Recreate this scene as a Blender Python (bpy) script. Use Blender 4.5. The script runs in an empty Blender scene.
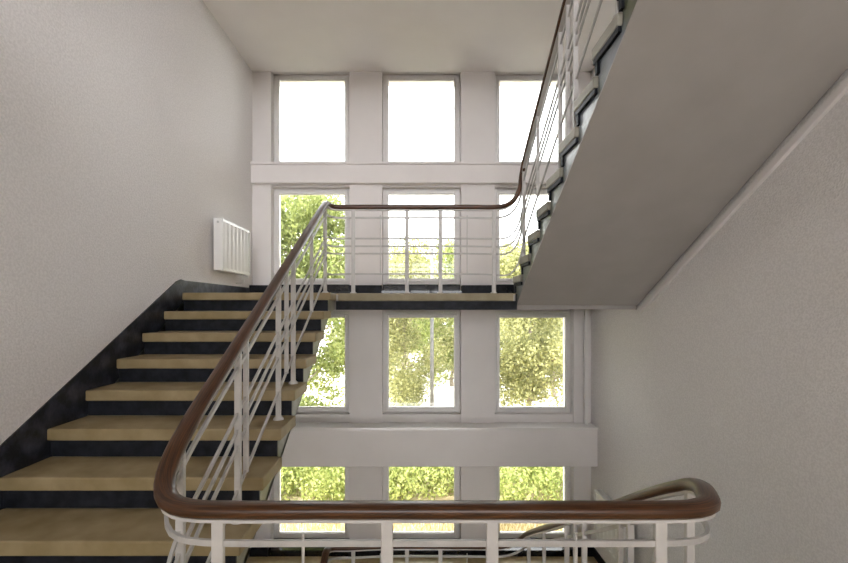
import bpy, bmesh, math, random
from mathutils import Vector
random.seed(7)
scene = bpy.context.scene
col = scene.collection
F = 440.2                      # focal length in pixels of an 848 px wide frame
CX, HY = 416.3, 306.5          # vanishing point of the depth lines
EYE = 1.571                    # eye height above the floor the camera stands on
XL, XR = -2.185, 2.33           # side walls of the stairwell
RISE, GO = 0.17, 0.30
MID, LOW = 1.7, -1.7           # the two mid landings

# ------------------------------------------------------------------ helpers
def link(o):
    col.objects.link(o); return o

def empty(name, loc, label=None, cat=None, group=None):
    o = link(bpy.data.objects.new(name, None)); o.location = loc
    o.empty_display_size = 0.1
    if label: o['label'] = label
    if cat: o['category'] = cat
    if group: o['group'] = group
    return o

def obj(name, bm, mat, parent=None, smooth=False, bevel=0.0, kind=None, label=None, cat=None, group=None, segs=2):
    bmesh.ops.recalc_face_normals(bm, faces=bm.faces)
    me = bpy.data.meshes.new(name); bm.to_mesh(me); bm.free()
    me.materials.append(mat)
    o = link(bpy.data.objects.new(name, me))
    if parent is not None:
        if parent.type == 'EMPTY' or parent.parent is not None or parent.location.length > 0:
            off = Vector((0, 0, 0)); p = parent
            while p: off += p.location; p = p.parent
            for v in me.vertices: v.co -= off
        o.parent = parent
    if smooth:
        for p in me.polygons: p.use_smooth = True
    if bevel:
        m = o.modifiers.new('bevel', 'BEVEL'); m.width = bevel; m.segments = segs
        m.limit_method = 'ANGLE'; m.angle_limit = math.radians(40)
    if kind: o['kind'] = kind
    if label: o['label'] = label
    if cat: o['category'] = cat
    if group: o['group'] = group
    return o

def recenter(o, loc):
    """put the origin of a single-mesh thing at its base"""
    d = Vector(loc)
    for v in o.data.vertices: v.co -= d
    o.location = d
    return o

def box(bm, x0, x1, y0, y1, z0, z1):
    vs = [bm.verts.new((x, y, z)) for x in (x0, x1) for y in (y0, y1) for z in (z0, z1)]
    for f in ((0, 1, 3, 2), (4, 6, 7, 5), (0, 4, 5, 1), (2, 3, 7, 6), (0, 2, 6, 4), (1, 5, 7, 3)):
        bm.faces.new([vs[i] for i in f])

def prism_x(bm, prof, x0, x1):
    """extrude a (y, z) outline along x"""
    a = [bm.verts.new((x0, y, z)) for y, z in prof]
    b = [bm.verts.new((x1, y, z)) for y, z in prof]
    bm.faces.new(a); bm.faces.new(b[::-1])
    n = len(prof)
    for i in range(n):
        j = (i + 1) % n
        bm.faces.new((a[i], b[i], b[j], a[j]))

def prism_z(bm, prof, z0, z1):
    """extrude a plan outline (x, y) upwards"""
    a = [bm.verts.new((x, y, z0)) for x, y in prof]
    b = [bm.verts.new((x, y, z1)) for x, y in prof]
    bm.faces.new(a); bm.faces.new(b[::-1])
    n = len(prof)
    for i in range(n):
        j = (i + 1) % n
        bm.faces.new((a[i], b[i], b[j], a[j]))

def cyl(bm, p, q, r0, r1=None, n=12):
    r1 = r0 if r1 is None else r1
    p, q = Vector(p), Vector(q); d = (q - p).normalized()
    u = d.orthogonal().normalized(); w = d.cross(u)
    A, B = [], []
    for i in range(n):
        t = 2 * math.pi * i / n; e = u * math.cos(t) + w * math.sin(t)
        A.append(bm.verts.new(p + e * r0)); B.append(bm.verts.new(q + e * r1))
    for i in range(n):
        j = (i + 1) % n
        bm.faces.new((A[i], A[j], B[j], B[i]))
    bm.faces.new(A[::-1]); bm.faces.new(B)

def catmull(pts, step=0.04):
    P = [Vector(p) for p in pts]
    P = [P[0] * 2 - P[1]] + P + [P[-1] * 2 - P[-2]]
    out = []
    for i in range(1, len(P) - 2):
        a, b, c, d = P[i - 1:i + 3]
        L = (c - b).length
        n = max(2, int(L / step)) if L < 0.35 else 6
        # centripetal tangents keep the long straights straight
        t0, t1, t2 = (b - a).length ** .5, L ** .5, (d - c).length ** .5
        m1 = (b - a) / t0 - (c - a) / (t0 + t1) + (c - b) / t1
        m2 = (c - b) / t1 - (d - b) / (t1 + t2) + (d - c) / t2
        m1 *= t1; m2 *= t1
        for k in range(n):
            t = k / n
            h00 = 2*t**3 - 3*t**2 + 1; h10 = t**3 - 2*t**2 + t
            h01 = -2*t**3 + 3*t**2; h11 = t**3 - t**2
            out.append(b * h00 + m1 * h10 + c * h01 + m2 * h11)
    out.append(P[-2])
    return out

def sweep(bm, path, prof):
    """sweep a (side, up) outline along a path, up kept upright"""
    rings = []
    n = len(path)
    for i, p in enumerate(path):
        t = (path[min(i + 1, n - 1)] - path[max(i - 1, 0)]).normalized()
        s = t.cross(Vector((0, 0, 1))).normalized()
        u = s.cross(t).normalized()
        rings.append([bm.verts.new(p + s * a + u * b) for a, b in prof])
    m = len(prof)
    for i in range(n - 1):
        for j in range(m):
            k = (j + 1) % m
            bm.faces.new((rings[i][j], rings[i + 1][j], rings[i + 1][k], rings[i][k]))
    bm.faces.new(rings[0]); bm.faces.new(rings[-1][::-1])
    uv = bm.loops.layers.uv.new('along')
    L = [0.0]
    for a, b in zip(path, path[1:]): L.append(L[-1] + (b - a).length)
    where = {}
    for i, r in enumerate(rings):
        for j, v in enumerate(r): where[v] = (L[i], abs(j / m - .5))
    for f in bm.faces:
        for lp in f.loops: lp[uv].uv = where[lp.vert]

# ------------------------------------------------------------------ materials
def mat(name, c1, c2=None, rough=0.6, scale=8.0, bump=0.0, bscale=120.0, stretch=None, spec=0.5, detail=4.0, lo=0.35, hi=0.65, coat=0.0, uv=False):
    m = bpy.data.materials.new(name); m.use_nodes = True
    nt = m.node_tree; N = nt.nodes; b = N['Principled BSDF']
    b.inputs['Roughness'].default_value = rough
    b.inputs['Specular IOR Level'].default_value = spec
    b.inputs['Coat Weight'].default_value = coat
    b.inputs['Coat Roughness'].default_value = 0.12
    tc = N.new('ShaderNodeTexCoord'); mp = N.new('ShaderNodeMapping')
    nt.links.new(tc.outputs['UV' if uv else 'Object'], mp.inputs['Vector'])
    if stretch: mp.inputs['Scale'].default_value = stretch
    no = N.new('ShaderNodeTexNoise'); no.inputs['Scale'].default_value = scale; no.inputs['Detail'].default_value = detail
    nt.links.new(mp.outputs[0], no.inputs['Vector'])
    cr = N.new('ShaderNodeValToRGB')
    cr.color_ramp.elements[0].position = lo; cr.color_ramp.elements[1].position = hi
    cr.color_ramp.elements[0].color = (*c1, 1); cr.color_ramp.elements[1].color = (*(c2 or c1), 1)
    nt.links.new(no.outputs[0], cr.inputs[0]); nt.links.new(cr.outputs[0], b.inputs['Base Color'])
    if bump:
        n2 = N.new('ShaderNodeTexNoise'); n2.inputs['Scale'].default_value = bscale; n2.inputs['Detail'].default_value = 3
        nt.links.new(mp.outputs[0], n2.inputs['Vector'])
        bp = N.new('ShaderNodeBump'); bp.inputs['Strength'].default_value = bump; bp.inputs['Distance'].default_value = 0.01
        nt.links.new(n2.outputs[0], bp.inputs['Height']); nt.links.new(bp.outputs[0], b.inputs['Normal'])
    return m

M = {}
M['wall'] = mat('rough_plaster', (.79, .76, .755), (.88, .85, .845), .85, 75, .6, 95, spec=.2, lo=.38, hi=.62, detail=2)
M['smooth'] = mat('smooth_plaster', (.825, .79, .785), (.85, .815, .81), .8, 3, .06, 60, spec=.25)
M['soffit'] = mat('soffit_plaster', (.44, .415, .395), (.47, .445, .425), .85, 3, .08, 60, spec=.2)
M['ceil'] = mat('ceiling_plaster', (.89, .855, .85), (.91, .875, .87), .85, 3, .06, 60, spec=.2)
M['frame'] = mat('white_window_frame', (.82, .80, .79), (.85, .83, .82), .4, 4, spec=.4)
M['gloss'] = mat('glossy_white_sill', (.86, .84, .83), (.88, .86, .85), .18, 3, .01, 40, spec=.6)
M['dark'] = mat('dark_oil_paint', (.008, .009, .012), (.022, .025, .034), .5, 14, .15, 40, spec=.18)
M['sill'] = mat('polished_dark_stone', (.010, .011, .014), (.02, .022, .03), .08, 14, .02, 40)
M['darkworn'] = mat('worn_dark_oil_paint', (.012, .014, .02), (.09, .10, .14), .3, 10, .2, 40, lo=.45, hi=.8)
M['tread'] = mat('sand_terrazzo_tread', (.26, .195, .09), (.40, .315, .18), .5, 6, .08, 160, lo=.3, hi=.7)
M['nosing'] = mat('olive_terrazzo_nosing', (.25, .21, .125), (.35, .30, .195), .55, 6, .08, 160, lo=.3, hi=.7)
M['tread_grey'] = mat('grey_terrazzo_tread', (.30, .28, .23), (.40, .38, .32), .55, 6, .08, 160, lo=.3, hi=.7)
M['body'] = mat('grey_green_oil_paint', (.24, .24, .16), (.36, .37, .33), .35, 7, .1, 50)
M['bluebody'] = mat('blue_grey_oil_paint', (.09, .10, .05), (.26, .29, .33), .3, 3, .1, 50)
M['wood'] = mat('varnished_brown_wood', (.030, .0115, .005), (.105, .040, .013), .32, 3, .04, 60, stretch=(2.2, 16, 1), coat=.25, spec=.35, uv=True)
M['bar'] = mat('white_painted_steel', (.53, .51, .495), (.60, .58, .56), .4, 12, .08, 60)
M['thinbar'] = mat('painted_thin_steel', (.44, .425, .41), (.52, .50, .485), .4, 12, .08, 60)
M['lino'] = mat('tan_terrazzo_floor', (.50, .39, .22), (.60, .48, .29), .4, 20, .03, 150)
M['rad'] = mat('white_enamel', (.82, .81, .80), (.86, .85, .84), .3, 3)
M['chrome'] = mat('grey_metal', (.45, .45, .45), (.55, .55, .55), .3, 20)
M['ground'] = mat('dry_sandy_ground', (.42, .33, .20), (.60, .50, .34), .9, 2.5, .3, 20)
M['paving'] = mat('pale_paving', (.75, .72, .68), (.82, .80, .76), .8, 1.5, .1, 10)
M['bark'] = mat('grey_bark', (.20, .16, .12), (.36, .31, .26), .9, 12, .5, 30)
M['timber'] = mat('weathered_timber', (.45, .33, .18), (.6, .47, .28), .8, 12, .2, 30)
M['concrete'] = mat('pale_concrete', (.10, .10, .10), (.15, .15, .15), .8, 6, .1, 30)

def leaf_mat(name, c1, c2, trans=0.45):
    m = bpy.data.materials.new(name); m.use_nodes = True
    nt = m.node_tree; N = nt.nodes; b = N['Principled BSDF']; out = N['Material Output']
    geo = N.new('ShaderNodeNewGeometry'); cr = N.new('ShaderNodeValToRGB')
    cr.color_ramp.elements[0].color = (*c1, 1); cr.color_ramp.elements[1].color = (*c2, 1)
    nt.links.new(geo.outputs['Random Per Island'], cr.inputs[0])
    nt.links.new(cr.outputs[0], b.inputs['Base Color'])
    b.inputs['Roughness'].default_value = .55
    tr = N.new('ShaderNodeBsdfTranslucent'); nt.links.new(cr.outputs[0], tr.inputs['Color'])
    mx = N.new('ShaderNodeMixShader'); mx.inputs[0].default_value = trans
    nt.links.new(b.outputs[0], mx.inputs[1]); nt.links.new(tr.outputs[0], mx.inputs[2])
    nt.links.new(mx.outputs[0], out.inputs['Surface'])
    return m
M['leaf_bright'] = leaf_mat('bright_leaves', (.12, .16, .035), (.42, .46, .17))
M['leaf_pale'] = leaf_mat('pale_leaves', (.22, .24, .12), (.50, .50, .26))  # distance haze and overexposure put into the leaf colour as a paler tone
M['leaf_olive'] = leaf_mat('olive_leaves', (.16, .175, .065), (.47, .46, .21))
M['leaf_hedge'] = leaf_mat('hedge_leaves', (.16, .21, .045), (.50, .53, .19))

M['leaf_dry'] = leaf_mat('dry_grass_blades', (.34, .27, .12), (.58, .50, .26))

def glass_mat():
    m = bpy.data.materials.new('window_glass'); m.use_nodes = True
    nt = m.node_tree; N = nt.nodes; N.remove(N['Principled BSDF'])
    tr = N.new('ShaderNodeBsdfTransparent'); tr.inputs[0].default_value = (.96, .97, .96, 1)
    gl = N.new('ShaderNodeBsdfGlossy'); gl.inputs['Roughness'].default_value = .02
    fr = N.new('ShaderNodeFresnel'); fr.inputs[0].default_value = 1.45
    mx = N.new('ShaderNodeMixShader')
    nt.links.new(fr.outputs[0], mx.inputs[0]); nt.links.new(tr.outputs[0], mx.inputs[1]); nt.links.new(gl.outputs[0], mx.inputs[2])
    nt.links.new(mx.outputs[0], N['Material Output'].inputs['Surface'])
    return m
M['glass'] = glass_mat()

# ------------------------------------------------------------------ room shell
ZB, ZT = -4.6, 7.6
YB = -5.0
YP = 5.87                     # front of the piers
YW = 6.00                     # plane of the window frames
def structure(name, bm, m, bevel=0.0, parent=None):
    return obj(name, bm, m, parent, bevel=bevel, kind=None if parent else 'structure')

bm = bmesh.new(); box(bm, XL - .3, XL, YB, 6.3, ZB, ZT); structure('wall_left', bm, M['wall'])
bm = bmesh.new(); box(bm, XR, XR + .3, YB, 6.3, ZB, ZT); structure('wall_right', bm, M['wall'])
bm = bmesh.new(); box(bm, XL, XR, YB, YB + .2, ZB, -3.4); box(bm, XL, XR, YB, YB + .2, -2.1, 1.6); box(bm, XL, XR, YB, YB + .2, 3.4, 5.2); structure('wall_front', bm, M['smooth'])  # unseen rear wall, its openings shaped to let fill daylight in from behind
# window wall: piers between the windows and the bands above and below them
WC = [-1.415, 0.07, 1.575]; WH = .525
bm = bmesh.new()
edges = [XL] + [e for c in WC for e in (c - WH, c + WH)] + [XR]
for i in range(0, 8, 2):
    box(bm, edges[i], edges[i + 1], YP, 6.3, ZB, ZT)
ROWS = [(3.46, 4.72), (1.87, 3.172), (.125, 1.496), (-1.585, -.15)]
bands = [(ZB, -1.65), (-.15, .125), (1.496, 1.87), (3.172, 3.46), (4.72, ZT)]
for c in WC:
    for z0, z1 in bands:
        box(bm, c - WH, c + WH, 5.90 if z0 in (-.15, 3.172, 4.72) else 6.03, 6.3, z0, z1)
structure('wall_back', bm, M['smooth'])
bm = bmesh.new(); box(bm, XL, XR, 5.80, YP + .02, 3.20, 3.445); structure('trim_1', bm, M['smooth'], .012)
bm = bmesh.new(); box(bm, XL, XR, 5.785, YP + .02, 3.445, 3.478); structure('trim_2', bm, M['smooth'], .006)
bm = bmesh.new(); box(bm, XL, XR, 5.65, YP + .02, -.49, -.015); structure('trim_3', bm, M['smooth'], .01)
bm = bmesh.new(); box(bm, XL, XR, 5.63, YP + .04, -.015, .02); structure('trim_4', bm, M['gloss'], .006)
bm = bmesh.new(); box(bm, 2.205, 2.25, 5.76, 5.80, .02, 1.54); structure('trim_5', bm, M['frame'], .006)

# windows
n = 0
for (z0, z1) in ROWS:
    for c in WC:
        n += 1
        w = link(bpy.data.objects.new('window_%d' % n, None)); w.location = (c, YW, z0); w['kind'] = 'structure'
        w.empty_display_size = .1
        def ring(bm, hx, za, zb, t, y0, y1, tb=None):
            tb = tb or t
            box(bm, c - hx, c - hx + t, y0, y1, za, zb); box(bm, c + hx - t, c + hx, y0, y1, za, zb)
            box(bm, c - hx + t, c + hx - t, y0, y1, za, za + tb); box(bm, c - hx + t, c + hx - t, y0, y1, zb - t, zb)
        bm = bmesh.new(); ring(bm, .523, z0 + .002, z1 - .002, .045, 5.985, 6.06)
        obj('frame', bm, M['frame'], w, bevel=.004)
        bm = bmesh.new(); ring(bm, .490, z0 + .035, z1 - .032, .046, 5.965, 6.03)
        s = obj('sash', bm, M['frame'], w, bevel=.006)
        bm = bmesh.new(); box(bm, c - .447, c + .447, 5.998, 6.004, z0 + .078, z1 - .075)
        obj('pane', bm, M['glass'], s)
        hx = c - .467 if c < 0.5 else c + .467
        zc = (z0 + z1) / 2
        bm = bmesh.new(); box(bm, hx - .012, hx + .012, 5.957, 5.966, zc - .03, zc + .03); box(bm, hx - .009, hx + .009, 5.935, 5.949, zc - .10, zc + .008)
        cyl(bm, (hx, 5.96, zc), (hx, 5.938, zc), .008)
        obj('handle', bm, M['frame'], s, bevel=.003)

# landings and floors
def slab(name, plan, ztop, t, m):
    bm = bmesh.new(); prism_z(bm, plan, ztop - t, ztop)
    return structure(name, bm, m)
NL, NR, WELLY = 4.089, 4.68, 4.36
mid_plan = lambda y0, yl, yr: [(XL, yl), (-.797, yl), (-.797, y0), (1.0, y0), (1.0, yr), (XR, yr), (XR, 5.87), (XL, 5.87)]
for nm, zt in (('floor', MID), ('floor.001', LOW)):
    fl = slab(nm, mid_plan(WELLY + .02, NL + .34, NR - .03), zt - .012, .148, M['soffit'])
    bm = bmesh.new(); prism_z(bm, mid_plan(WELLY + .02, NL + .34, NR - .02), zt - .012, zt)
    obj('floor_finish', bm, M['lino'], fl)
    bm = bmesh.new(); box(bm, -.775, .965, WELLY, WELLY + .06, zt - .075, zt + .003)
    obj('nosing', bm, M['nosing'], fl, bevel=.008)
    bm = bmesh.new(); box(bm, -.797, .985, WELLY + .008, WELLY + .02, zt - .162, zt - .075)
    box(bm, .985, 1.0, WELLY + .008, NR - .03, zt - .162, zt - .002)
    obj('fascia', bm, M['dark'], fl)
f0 = [(XL, YB), (XR, YB), (XR, 1.98), (1.03, 1.98), (1.03, 1.34), (-.797, 1.34), (-.797, 1.41), (XL, 1.41)]
slab('floor.002', f0, 0.0, .16, M['lino'])
slab('floor.003', f0, 3.4, .16, M['soffit'])
slab('floor.005', f0, -3.4, .16, M['lino'])
bm = bmesh.new(); box(bm, XL, XR, YB, 6.3, ZB - .1, ZB); structure('floor.004', bm, M['dark'])
# underside of the next landing up, and an unseen roof added to keep sunlight out
bm = bmesh.new(); box(bm, XL, XR, 4.25, YP, 4.70, 5.1); structure('ceiling', bm, M['ceil'])
bm = bmesh.new(); box(bm, XL, XR, YB, YP, 7.3, 7.6); structure('ceiling.001', bm, M['smooth'])

# skirtings
bm = bmesh.new()
nose = lambda y: MID - RISE * (NL - y) / GO
prism_x(bm, [(1.42, nose(1.42) - .30), (1.42, nose(1.42) + .15), (4.0, nose(4.0) + .15), (4.07, MID + .122), (4.15, MID + .115), (YP, MID + .115), (YP, MID), (4.4, MID), (4.2, MID - .25)], XL, XL + .010)
structure('baseboard_left', bm, M['darkworn'])
bm = bmesh.new(); box(bm, XR - .012, XR, 4.7, YP, LOW, LOW + .12); structure('baseboard_right', bm, M['dark'])
for nm, zt in (('baseboard_back', MID), ('baseboard_back.001', LOW)):
    bm = bmesh.new()
    for i in range(0, 8, 2):
        box(bm, edges[i], edges[i + 1], 5.75, YP, zt, zt + .15)
    structure(nm, bm, M['dark'], .006)
    for c in WC:     # dark polished sills under the windows, sloping into the room
        bm = bmesh.new()
        u = .168 if zt == MID else .112
        prism_x(bm, [(5.76, zt), (5.76, zt + .08), (5.962, zt + .095), (5.966, zt + u), (6.03, zt + u), (6.03, zt + .055), (5.87, zt)], c - WH, c + WH)
        structure('trim_6', bm, M['sill'])

# moulding where the upper soffit meets the right wall
SOFF = lambda y: 1.549 + (4.59 - y) * RISE / GO
bm = bmesh.new()
prism_x(bm, [(4.55, SOFF(4.55) - .072), (4.55, SOFF(4.55) - .016), (1.0, SOFF(1.0) - .016), (1.0, SOFF(1.0) - .072)], XR - .03, XR)
structure('trim_7', bm, M['smooth'], .004)

# ------------------------------------------------------------------ stair flights
def flight(name, label, first_y, first_z, count, sgn, x0, x1, xe0, xe1, drop, bodymat, y_end, soffmat):
    """sgn -1: rises towards the camera, +1: rises away; first_* = lowest nosing"""
    t = empty(name, ((x0 + x1) / 2, first_y, first_z - RISE), label, 'staircase', None)
    prof = []
    for k in range(count + 1):
        y = first_y + sgn * GO * k; z = first_z + RISE * k
        yr = y + sgn * .03
        prof += [(yr + sgn * .012, z - RISE - (.07 if k else .02)), (yr + sgn * .012, z - .07)]
    top_y, top_z = prof[-1]
    prof.append((y_end[1], top_z))
    off = lambda y: first_z + (y - first_y) * sgn * RISE / GO - drop
    prof.append((y_end[1], off(y_end[1]) if y_end[2] is None else y_end[2]))
    if y_end[2] is not None: prof.append((y_end[3], off(y_end[3])))
    prof.append((y_end[0], off(y_end[0])))
    bm = bmesh.new(); prism_x(bm, prof, xe0, xe1)
    obj('stair_slab', bm, bodymat, t)
    for k in range(count + 1):
        y = first_y + sgn * GO * k; z = first_z + RISE * k
        bm = bmesh.new(); ya, yb = sorted((y + sgn * .03, y + sgn * (.042 if sgn > 0 else .062)))
        box(bm, xe0 - (.016 if sgn < 0 else 0), xe1 - (.004 if sgn > 0 else 0), ya, yb, z - RISE - (.0 if k == 0 else .0), z - .07)
        obj('riser', bm, M['dark'], t)
        if k < count or sgn > 0 or True:
            ya, yb = sorted((y, y + sgn * (GO + .03 if k < count else .34)))
            bm = bmesh.new(); box(bm, x0, x1, ya, yb, z - .07, z)
            td = obj('tread', bm, M['tread'] if sgn > 0 else M['tread_grey'], t, bevel=.008)
            if sgn < 0 and k < count:      # dark strip under the open end of the tread
                bm = bmesh.new(); box(bm, x0 + .006, xe0 + .02, ya, yb - .012, z - .102, z - .0705)
                obj('end_strip', bm, M['dark'], td, label='dark strip under the tread end')
    return t
# left flight, up to the mid landing (the last "tread" is the landing nosing)
flight('staircase', 'staircase with tan treads and dark risers climbing along the left wall to the landing',
       NL - 9 * GO, MID - 9 * RISE, 9, 1, XL + .010, -.797, XL + .010, -.825, .26, M['body'],
       (NL - 9 * GO + .06, NL + .34, MID - .16, NL + .10), M['smooth'])
# upper right flight: its plastered underside crosses the photo
def right_flight(name, label, z0):
    t = flight(name, label, NR, z0 + .187, 9, -1, 1.0255, XR - .014, 1.05, XR - .014, .34, M['bluebody'], (4.59, 1.75, None, 0), M['soffit'])
    bm = bmesh.new()
    o = lambda y: z0 + .187 + (NR - y) * RISE / GO - .34
    prism_x(bm, [(4.60, o(4.59) - .012), (4.60, o(4.59) + .002), (1.75, o(1.75) + .002), (1.75, o(1.75) - .012)], 1.046, XR - .014)
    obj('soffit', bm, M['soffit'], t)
    return t
right_flight('staircase', 'staircase overhead on the right seen from below, with a smooth grey sloping underside', MID)
right_flight('staircase', 'staircase going down behind the right end of the front handrail, mostly hidden', LOW)

# ------------------------------------------------------------------ railing: one continuous balustrade
RX0, RX1 = -.88, 1.06
RL = lambda y, base=0: 2.571 - .567 * (4.27 - y) + base            # left flights
RU = lambda y: 3.04 + .597 * (4.2 - y)                               # upper right
RD = lambda y: -.57 + (4.15 - y) * (.885 + .57) / (4.15 - 1.72)      # lower right
def left_turn(b, lowdir=1):
    return [(RX0, 3.6, RL(3.6, b)), (RX0, 4.18, RL(4.18, b)), (-.878, 4.30, 2.578 + b), (-.862, 4.365, 2.572 + b), (-.81, 4.398, 2.564 + b), (-.70, 4.40, 2.563 + b)]
path = [(RX0, 2.7, RL(2.7, -3.4)), (RX0, 3.2, RL(3.2, -3.4))] + left_turn(-3.4)
path += [(-.3, 4.40, -.82), (.5, 4.40, -.82), (.86, 4.40, -.82), (.96, 4.39, -.79), (1.03, 4.35, -.73), (1.055, 4.28, -.66), (RX1, 4.15, RD(4.15))]
path += [(RX1, 3.4, RD(3.4)), (RX1, 2.5, RD(2.5)), (RX1, 1.9, RD(1.9)), (RX1, 1.76, RD(1.76) - .008), (RX1, 1.70, .884), (1.05, 1.64, .902), (1.028, 1.575, .914), (.992, 1.50, .922), (.955, 1.44, .925), (.89, 1.408, .925), (.80, 1.40, .925)]
path += [(.3, 1.40, .925), (-.3, 1.40, .925), (-.62, 1.40, .925), (-.73, 1.41, .925), (-.81, 1.443, .934), (-.86, 1.505, .968), (-.88, 1.60, 1.04), (RX0, 1.72, RL(1.72)), (RX0, 2.0, RL(2.0)), (RX0, 2.8, RL(2.8))]
path += left_turn(0)
path += [(-.3, 4.40, 2.563), (.5, 4.40, 2.563), (.80, 4.40, 2.563), (.90, 4.402, 2.582), (.98, 4.405, 2.64), (1.03, 4.40, 2.74), (1.055, 4.38, 2.86), (RX1, 4.32, 2.955), (RX1, 4.2, RU(4.2))]
path += [(RX1, 3.4, RU(3.4)), (RX1, 2.6, RU(2.6)), (RX1, 1.95, RU(1.95))]
spine = catmull(path)
rail = empty('stair_railing', (RX0, 1.643, .17), 'white steel stair railing with a brown wooden handrail winding through the whole stairwell', 'railing')
prof = []
for i in range(16):
    a = 2 * math.pi * i / 16; c, s = math.cos(a), math.sin(a)
    prof.append((.034 * math.copysign(abs(c) ** .8, c), .0245 * math.copysign(abs(s) ** .8, s)))
bm = bmesh.new(); sweep(bm, spine, prof)
obj('handrail', bm, M['wood'], rail, smooth=True, label='varnished brown wooden handrail')
bm = bmesh.new(); sweep(bm, [p - Vector((0, 0, .029)) for p in spine], [(-.02, -.005), (.02, -.005), (.02, .005), (-.02, .005)])
obj('rail_strip', bm, M['bar'], rail)
def lowered(d):
    out = []
    for i, p in enumerate(spine):
        t = (spine[min(i + 1, len(spine) - 1)] - spine[max(i - 1, 0)]).normalized()
        sl = min(1, abs(t.z) / .45)
        out.append(p - Vector((0, 0, d * (1 + .075 * sl))))
    for _ in range(2):      # the thin bars take the bends more gently than the handrail
        out = [out[0]] + [(out[i - 1] + out[i] * 2 + out[i + 1]) / 4 for i in range(1, len(out) - 1)] + [out[-1]]
    return out
BARS = [.106, .313, .39, .463, .667]
for i, d in enumerate(BARS):
    h = .0095 if i == 0 else .008
    bm = bmesh.new(); sweep(bm, lowered(d), [(-.006, -h), (.006, -h), (.006, h), (-.006, h)])
    obj('bar', bm, M['thinbar'], rail)

def post(x, y, zb, zt, alongx=True, w=.038):
    bm = bmesh.new(); a, b = (w / 2, .010) if alongx else (.016, .010)
    box(bm, x - a, x + a, y - b, y + b, zb + .010, zt)
    p = obj('post', bm, M['bar'], rail, bevel=.003)
    bm = bmesh.new(); cyl(bm, (x, y, zb), (x, y, zb + .012), .034, .030, 18); cyl(bm, (x, y, zb + .012), (x, y, zb + .02), .024, .021, 18)
    obj('base_plate', bm, M['bar'], p)
def hanger(x, y, zr, w=.027):
    bm = bmesh.new(); box(bm, x - w / 2, x + w / 2, y - .008, y + .008, zr - .667 * 1.075 - .008, zr - .025)
    obj('hanger', bm, M['bar'], rail, bevel=.002)
def rod(x, y, zr):
    bm = bmesh.new(); cyl(bm, (x, y, zr - .680), (x, y, zr - .080), .0048, n=8)
    obj('thin_rod', bm, M['bar'], rail)
for yy, zf, zr in ((4.40, MID, 2.563), (1.40, 0, .93), (4.40, LOW, -.82)):
    for x in (-.63, -.093, .241, .775):
        post(x, yy, zf, zr - .026)
    for x in (-.36, .508): rod(x, yy, zr)
def tread_left(y, b=0):
    k = max(0, math.ceil((NL - y) / GO - 1e-6)); return MID - RISE * k + b
def tread_right(y, z0):
    k = math.floor((NR - y) / GO + 1e-6); return z0 + .187 + RISE * k
for y in (4.25, 3.149, 2.811, 2.173, 1.643): post(RX0, y, tread_left(y), RL(y) - .026, False)
for y in (3.70, 2.985, 2.275): hanger(RX0, y, RL(y))
for y in (3.10, 2.777, 2.18, 1.668 + .04): post(RX1, y, max(0, tread_right(y, LOW)) if y < 1.98 else tread_right(y, LOW), min(RD(y), .90) - .026, False)
post(RX1, 4.15, tread_right(4.15, LOW), RD(4.15) - .026, False)
for y in (3.65, 2.935, 2.285): hanger(RX1, y, RD(y))
post(RX1, 4.34, tread_right(4.34, MID), 2.90, False)
for y in (3.24, 2.93, 2.3): post(RX1, y, tread_right(y, MID), RU(y) - .026, False)
for y in (3.84, 3.08, 2.4): hanger(RX1, y, RU(y))

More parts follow.
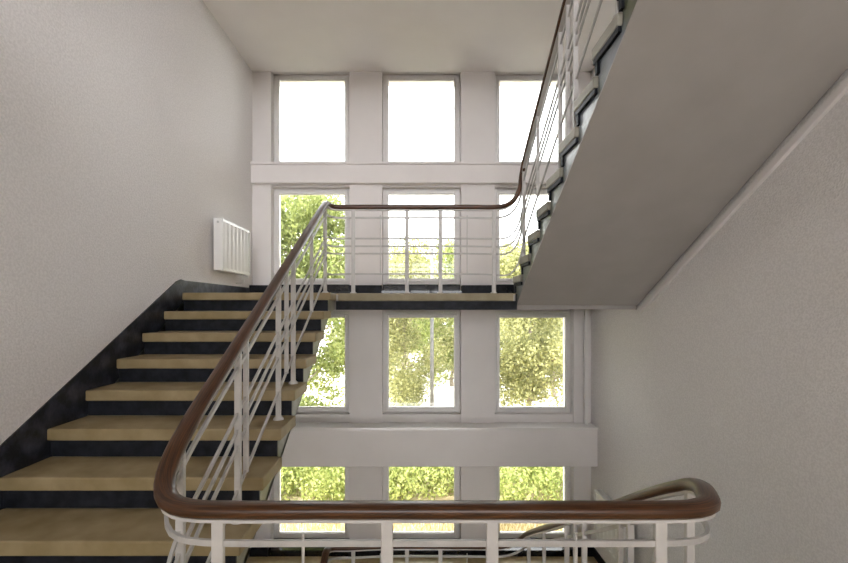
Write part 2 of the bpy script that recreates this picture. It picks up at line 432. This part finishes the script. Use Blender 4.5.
# ------------------------------------------------------------------ radiators
def radiator(side, zb, h, label, y0=4.68, y1=5.44):
    s = 1 if side == 'left' else -1
    wx = XL if side == 'left' else XR
    X = lambda d: wx + s * d
    t = empty('radiator', (X(.075), (y0 + y1) / 2, zb), label, 'radiator')
    def b(bm, d0, d1, ya, yb, za, zc):
        xa, xb = sorted((X(d0), X(d1))); box(bm, xa, xb, ya, yb, za, zc)
    zt = zb + h
    # fluted front and back panels
    for dd, nm in ((.128, 'front_panel'), (.055, 'back_panel')):
        bm = bmesh.new(); N_ = 7; ra, rb = [], []
        for i in range(N_ * 8 + 1):
            y = y0 + .012 + (y1 - y0 - .024) * i / (N_ * 8)
            ph = (i % 8) / 8
            e = .016 * (0.5 - 0.5 * math.cos(2 * math.pi * ph)) ** .6
            ra.append((bm.verts.new((X(dd - .012 + e), y, zb + .02)), bm.verts.new((X(dd - .012 + e), y, zt - .025))))
            rb.append((bm.verts.new((X(dd - .022), y, zb + .02)), bm.verts.new((X(dd - .022), y, zt - .025))))
        for i in range(N_ * 8):
            bm.faces.new((ra[i][0], ra[i + 1][0], ra[i + 1][1], ra[i][1]))
            bm.faces.new((rb[i][0], rb[i][1], rb[i + 1][1], rb[i + 1][0]))
            bm.faces.new((ra[i][1], ra[i + 1][1], rb[i + 1][1], rb[i][1]))
            bm.faces.new((ra[i][0], rb[i][0], rb[i + 1][0], ra[i + 1][0]))
        for i in (0, N_ * 8):
            bm.faces.new((ra[i][0], ra[i][1], rb[i][1], rb[i][0]))
        b(bm, dd - .022, dd, y0, y1, zb, zb + .03); b(bm, dd - .022, dd, y0, y1, zt - .035, zt - .004)
        obj(nm, bm, M['rad'], t)
    for ya in (y0 - .004, y1 - .006):
        bm = bmesh.new(); b(bm, .03, .132, ya, ya + .01, zb + .004, zt + .002)
        obj('side_cover', bm, M['rad'], t, bevel=.003)
    bm = bmesh.new(); k = int((y1 - y0) / .022)
    for i in range(k):
        ya = y0 + .01 + i * .022; b(bm, .052, .112, ya, ya + .009, zt - .012, zt)
    b(bm, .05, .058, y0, y1, zt - .012, zt + .001); b(bm, .106, .114, y0, y1, zt - .012, zt + .001)
    obj('top_grille', bm, M['rad'], t)
    for ya in (y0 + .12, y1 - .16):
        bm = bmesh.new(); b(bm, 0, .04, ya, ya + .03, zb + .06, zt - .05); obj('bracket', bm, M['rad'], t)
    bm = bmesh.new(); cyl(bm, (X(.08), y0 + .006, zt - .04), (X(.08), y0 - .012, zt - .04), .012); obj('vent_plug', bm, M['chrome'], t)
    for ya in (y1 - .06, y1 - .11):
        pts = [(X(.075), ya, zb + .01), (X(.075), ya, zb - .05), (X(.072), ya, zb - .085), (X(.05), ya, zb - .10), (X(-.02), ya, zb - .10)]
        bm = bmesh.new(); sm = catmull(pts, .012)
        for p, q in zip(sm, sm[1:]): cyl(bm, p, q, .009, n=8)
        obj('pipe', bm, M['rad'], t, smooth=True)
    bm = bmesh.new(); cyl(bm, (X(.075), y1 - .06, zb - .01), (X(.075), y1 - .06, zb - .045), .016); cyl(bm, (X(.09), y1 - .06, zb - .03), (X(.13), y1 - .06, zb - .03), .017, .014)
    obj('valve', bm, M['rad'], t)
radiator('left', 1.955, .555, 'white panel radiator on the left wall at the top of the stairs')
radiator('right', -1.245, .555, 'white panel radiator low on the right wall behind the front handrail')

# ------------------------------------------------------------------ outside
GZ = -2.3
bm = bmesh.new(); box(bm, -40, 40, 6.32, 14.5, GZ - .2, GZ); structure('ground', bm, M['ground'])
bm = bmesh.new(); box(bm, -60, 60, 14.5, 70, GZ - .2, GZ + .02); structure('pavement', bm, M['paving'])

def leaves(bm, blobs, n, size, rnd):
    for _ in range(n):
        c, r = rnd.choice(blobs)
        while True:
            v = Vector((rnd.uniform(-1, 1), rnd.uniform(-1, 1), rnd.uniform(-1, 1)))
            if .25 < v.length < 1: break
        p = Vector(c) + Vector((v.x * r[0], v.y * r[1], v.z * r[2]))
        d = Vector((rnd.gauss(0, 1), rnd.gauss(0, 1), rnd.gauss(0, .7))).normalized()
        u = d.orthogonal().normalized(); w = d.cross(u)
        a = rnd.uniform(0, 6.28); u, w = u * math.cos(a) + w * math.sin(a), w * math.cos(a) - u * math.sin(a)
        s = size * rnd.uniform(.6, 1.3)
        bm.faces.new([bm.verts.new(p + u * s), bm.verts.new(p + w * s * .5 + d * s * .1), bm.verts.new(p - u * s), bm.verts.new(p - w * s * .5 + d * s * .1)])

def tree(x, y, h, cr, zlow, n, size, lm, label, seed, stems=1, group=None):
    rnd = random.Random(seed)
    t = empty('tree', (x, y, GZ), label, 'tree', group)
    blobs = []
    zc0, zc1 = GZ + zlow + .2, GZ + h - .25 * cr
    bm = bmesh.new()
    for s in range(stems):
        ox, oy = (rnd.uniform(-.5, .5), rnd.uniform(-.4, .4)) if stems > 1 else (0, 0)
        pts = [(x + ox, y + oy, GZ - .05), (x + ox * 1.2 + rnd.uniform(-.1, .1), y + oy, GZ + zlow * .6), (x + ox * 1.5 + rnd.uniform(-.3, .3), y + oy * 1.3, GZ + zlow + .3 * (h - zlow)), (x + ox * 1.8, y + oy, GZ + zlow + .7 * (h - zlow))]
        sm = catmull(pts, .3)
        for i, (p, q) in enumerate(zip(sm, sm[1:])):
            r = .12 / stems ** .5; cyl(bm, p, q, r * (1 - .8 * i / len(sm)), r * (1 - .8 * (i + 1) / len(sm)), 8)
    trunk, bm = bm, bmesh.new()
    for i in range(60):
        f = rnd.random(); z = zc0 + (zc1 - zc0) * f
        R = cr * (1 - abs(f - .45) ** 1.6 * 1.2)
        a = rnd.uniform(0, 6.28); q = rnd.uniform(.15, .85) * R
        c = (x + math.cos(a) * q, y + math.sin(a) * q, z); rr = rnd.uniform(.26, .36) * cr
        blobs.append((c, (rr, rr, rr * .8)))
        if i % 2 == 0: cyl(trunk, min(sm, key=lambda q: abs(q.z - max(GZ + zlow * .8, z - .8))), c, .035, .01, 6)
    obj('trunk', trunk, M['bark'], t, smooth=True)
    leaves(bm, blobs, n, size, rnd)
    obj('crown', bm, lm, t)

tree(-3.35, 12.4, 7.7, 2.3, .7, 42000, .062, M['leaf_bright'], 'large bright green tree filling the left windows', 3)
tree(-.6, 16.9, 6.6, 2.2, .35, 30000, .06, M['leaf_olive'], 'olive green tree in the left half of the middle window under the landing', 5)
tree(1.75, 21.3, 7.2, 2.3, .5, 22000, .075, M['leaf_bright'], 'yellow green tree in the right half of the middle window under the landing', 8)
tree(3.75, 14.6, 6.2, 2.2, .8, 32000, .06, M['leaf_olive'], 'olive tree with a bare trunk in the left half of the right window', 11)
tree(5.9, 18.8, 6.9, 2.2, .9, 20000, .075, M['leaf_pale'], 'pale tree with a slim trunk in the right half of the right window', 14)
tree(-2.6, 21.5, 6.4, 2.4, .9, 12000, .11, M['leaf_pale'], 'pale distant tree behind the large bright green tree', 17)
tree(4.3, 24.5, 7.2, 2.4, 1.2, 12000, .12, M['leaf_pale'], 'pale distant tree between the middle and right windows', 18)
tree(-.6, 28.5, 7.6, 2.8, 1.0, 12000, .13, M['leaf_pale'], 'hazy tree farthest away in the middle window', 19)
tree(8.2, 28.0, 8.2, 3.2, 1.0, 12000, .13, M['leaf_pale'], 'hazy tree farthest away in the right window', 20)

# hedge bank below the windows
rnd = random.Random(21)
bm = bmesh.new(); blobs = []
for i in range(150):
    y = rnd.uniform(8.6, 10.0); blobs.append(((rnd.uniform(-5.5, 6.5), y, GZ + rnd.uniform(.15, .40) + (y - 8.6) * .22), (.5, .45, .36)))
leaves(bm, blobs, 60000, .042, rnd)
hd = obj('hedge', bm, M['leaf_hedge'], None, label='low dense yellow green hedge outside the lowest row of windows', cat='hedge')
recenter(hd, (.5, 10.3, GZ))
# dry grass along its foot
bm = bmesh.new()
for i in range(5200):
    x, y = rnd.uniform(-4.0, 5.0), rnd.uniform(7.3, 8.08); h = rnd.uniform(.06, .24); a = rnd.uniform(0, 3.14)
    dx, dy = math.cos(a) * .008, math.sin(a) * .008; lx, ly = rnd.gauss(0, .05), rnd.gauss(0, .05)
    bm.faces.new([bm.verts.new((x - dx, y - dy, GZ - .01)), bm.verts.new((x + dx, y + dy, GZ - .01)), bm.verts.new((x + lx, y + ly, GZ + h))])
obj('dry_grass', bm, M['leaf_dry'], None, kind='stuff', label='dry yellow grass growing along the foot of the hedge', cat='grass')
# pale column far outside
lp = empty('lamp_post', (.47, 13.2, GZ), 'grey lamp post standing outside, seen through the middle window above the landing', 'lamp post')
bm = bmesh.new(); cyl(bm, (.47, 13.2, GZ), (.47, 13.2, 3.3), .06, .05, 14); obj('post', bm, M['concrete'], lp, smooth=True)
bm = bmesh.new(); cyl(bm, (.47, 13.2, 3.3), (.47, 13.2, 3.52), .06, .10, 14); cyl(bm, (.47, 13.2, 3.52), (.47, 13.2, 3.58), .12, .06, 14); obj('lamp_head', bm, M['chrome'], lp)

# ------------------------------------------------------------------ light
w = bpy.data.worlds.new('overcast_sky'); scene.world = w; w.use_nodes = True
bg = w.node_tree.nodes['Background']; bg.inputs[0].default_value = (.985, .99, 1.0, 1); bg.inputs[1].default_value = 3.6
sd = bpy.data.lights.new('sun', 'SUN'); sd.energy = 8.0; sd.angle = math.radians(2); sd.color = (1, .95, .86)
so = link(bpy.data.objects.new('sun', sd)); so.rotation_euler = Vector((.75, .32, -.62)).to_track_quat('-Z', 'Y').to_euler(); so.location = (-6, -6, 12)

# ------------------------------------------------------------------ camera
cd = bpy.data.cameras.new('camera'); cam = link(bpy.data.objects.new('camera', cd))
cam.location = (0, 0, EYE); cam.rotation_euler = (math.pi / 2, 0, 0)
cd.sensor_fit = 'HORIZONTAL'; cd.sensor_width = 36; cd.lens = F / 848 * 36
cd.shift_x = (424 - CX) / 848; cd.shift_y = (HY - 281.5) / 848
cd.clip_start = .05; cd.clip_end = 300
scene.camera = cam
vs = scene.view_settings
vs.view_transform = 'Standard'; vs.look = 'None'; vs.gamma = 1; vs.use_curve_mapping = False
vs.exposure = 1.02
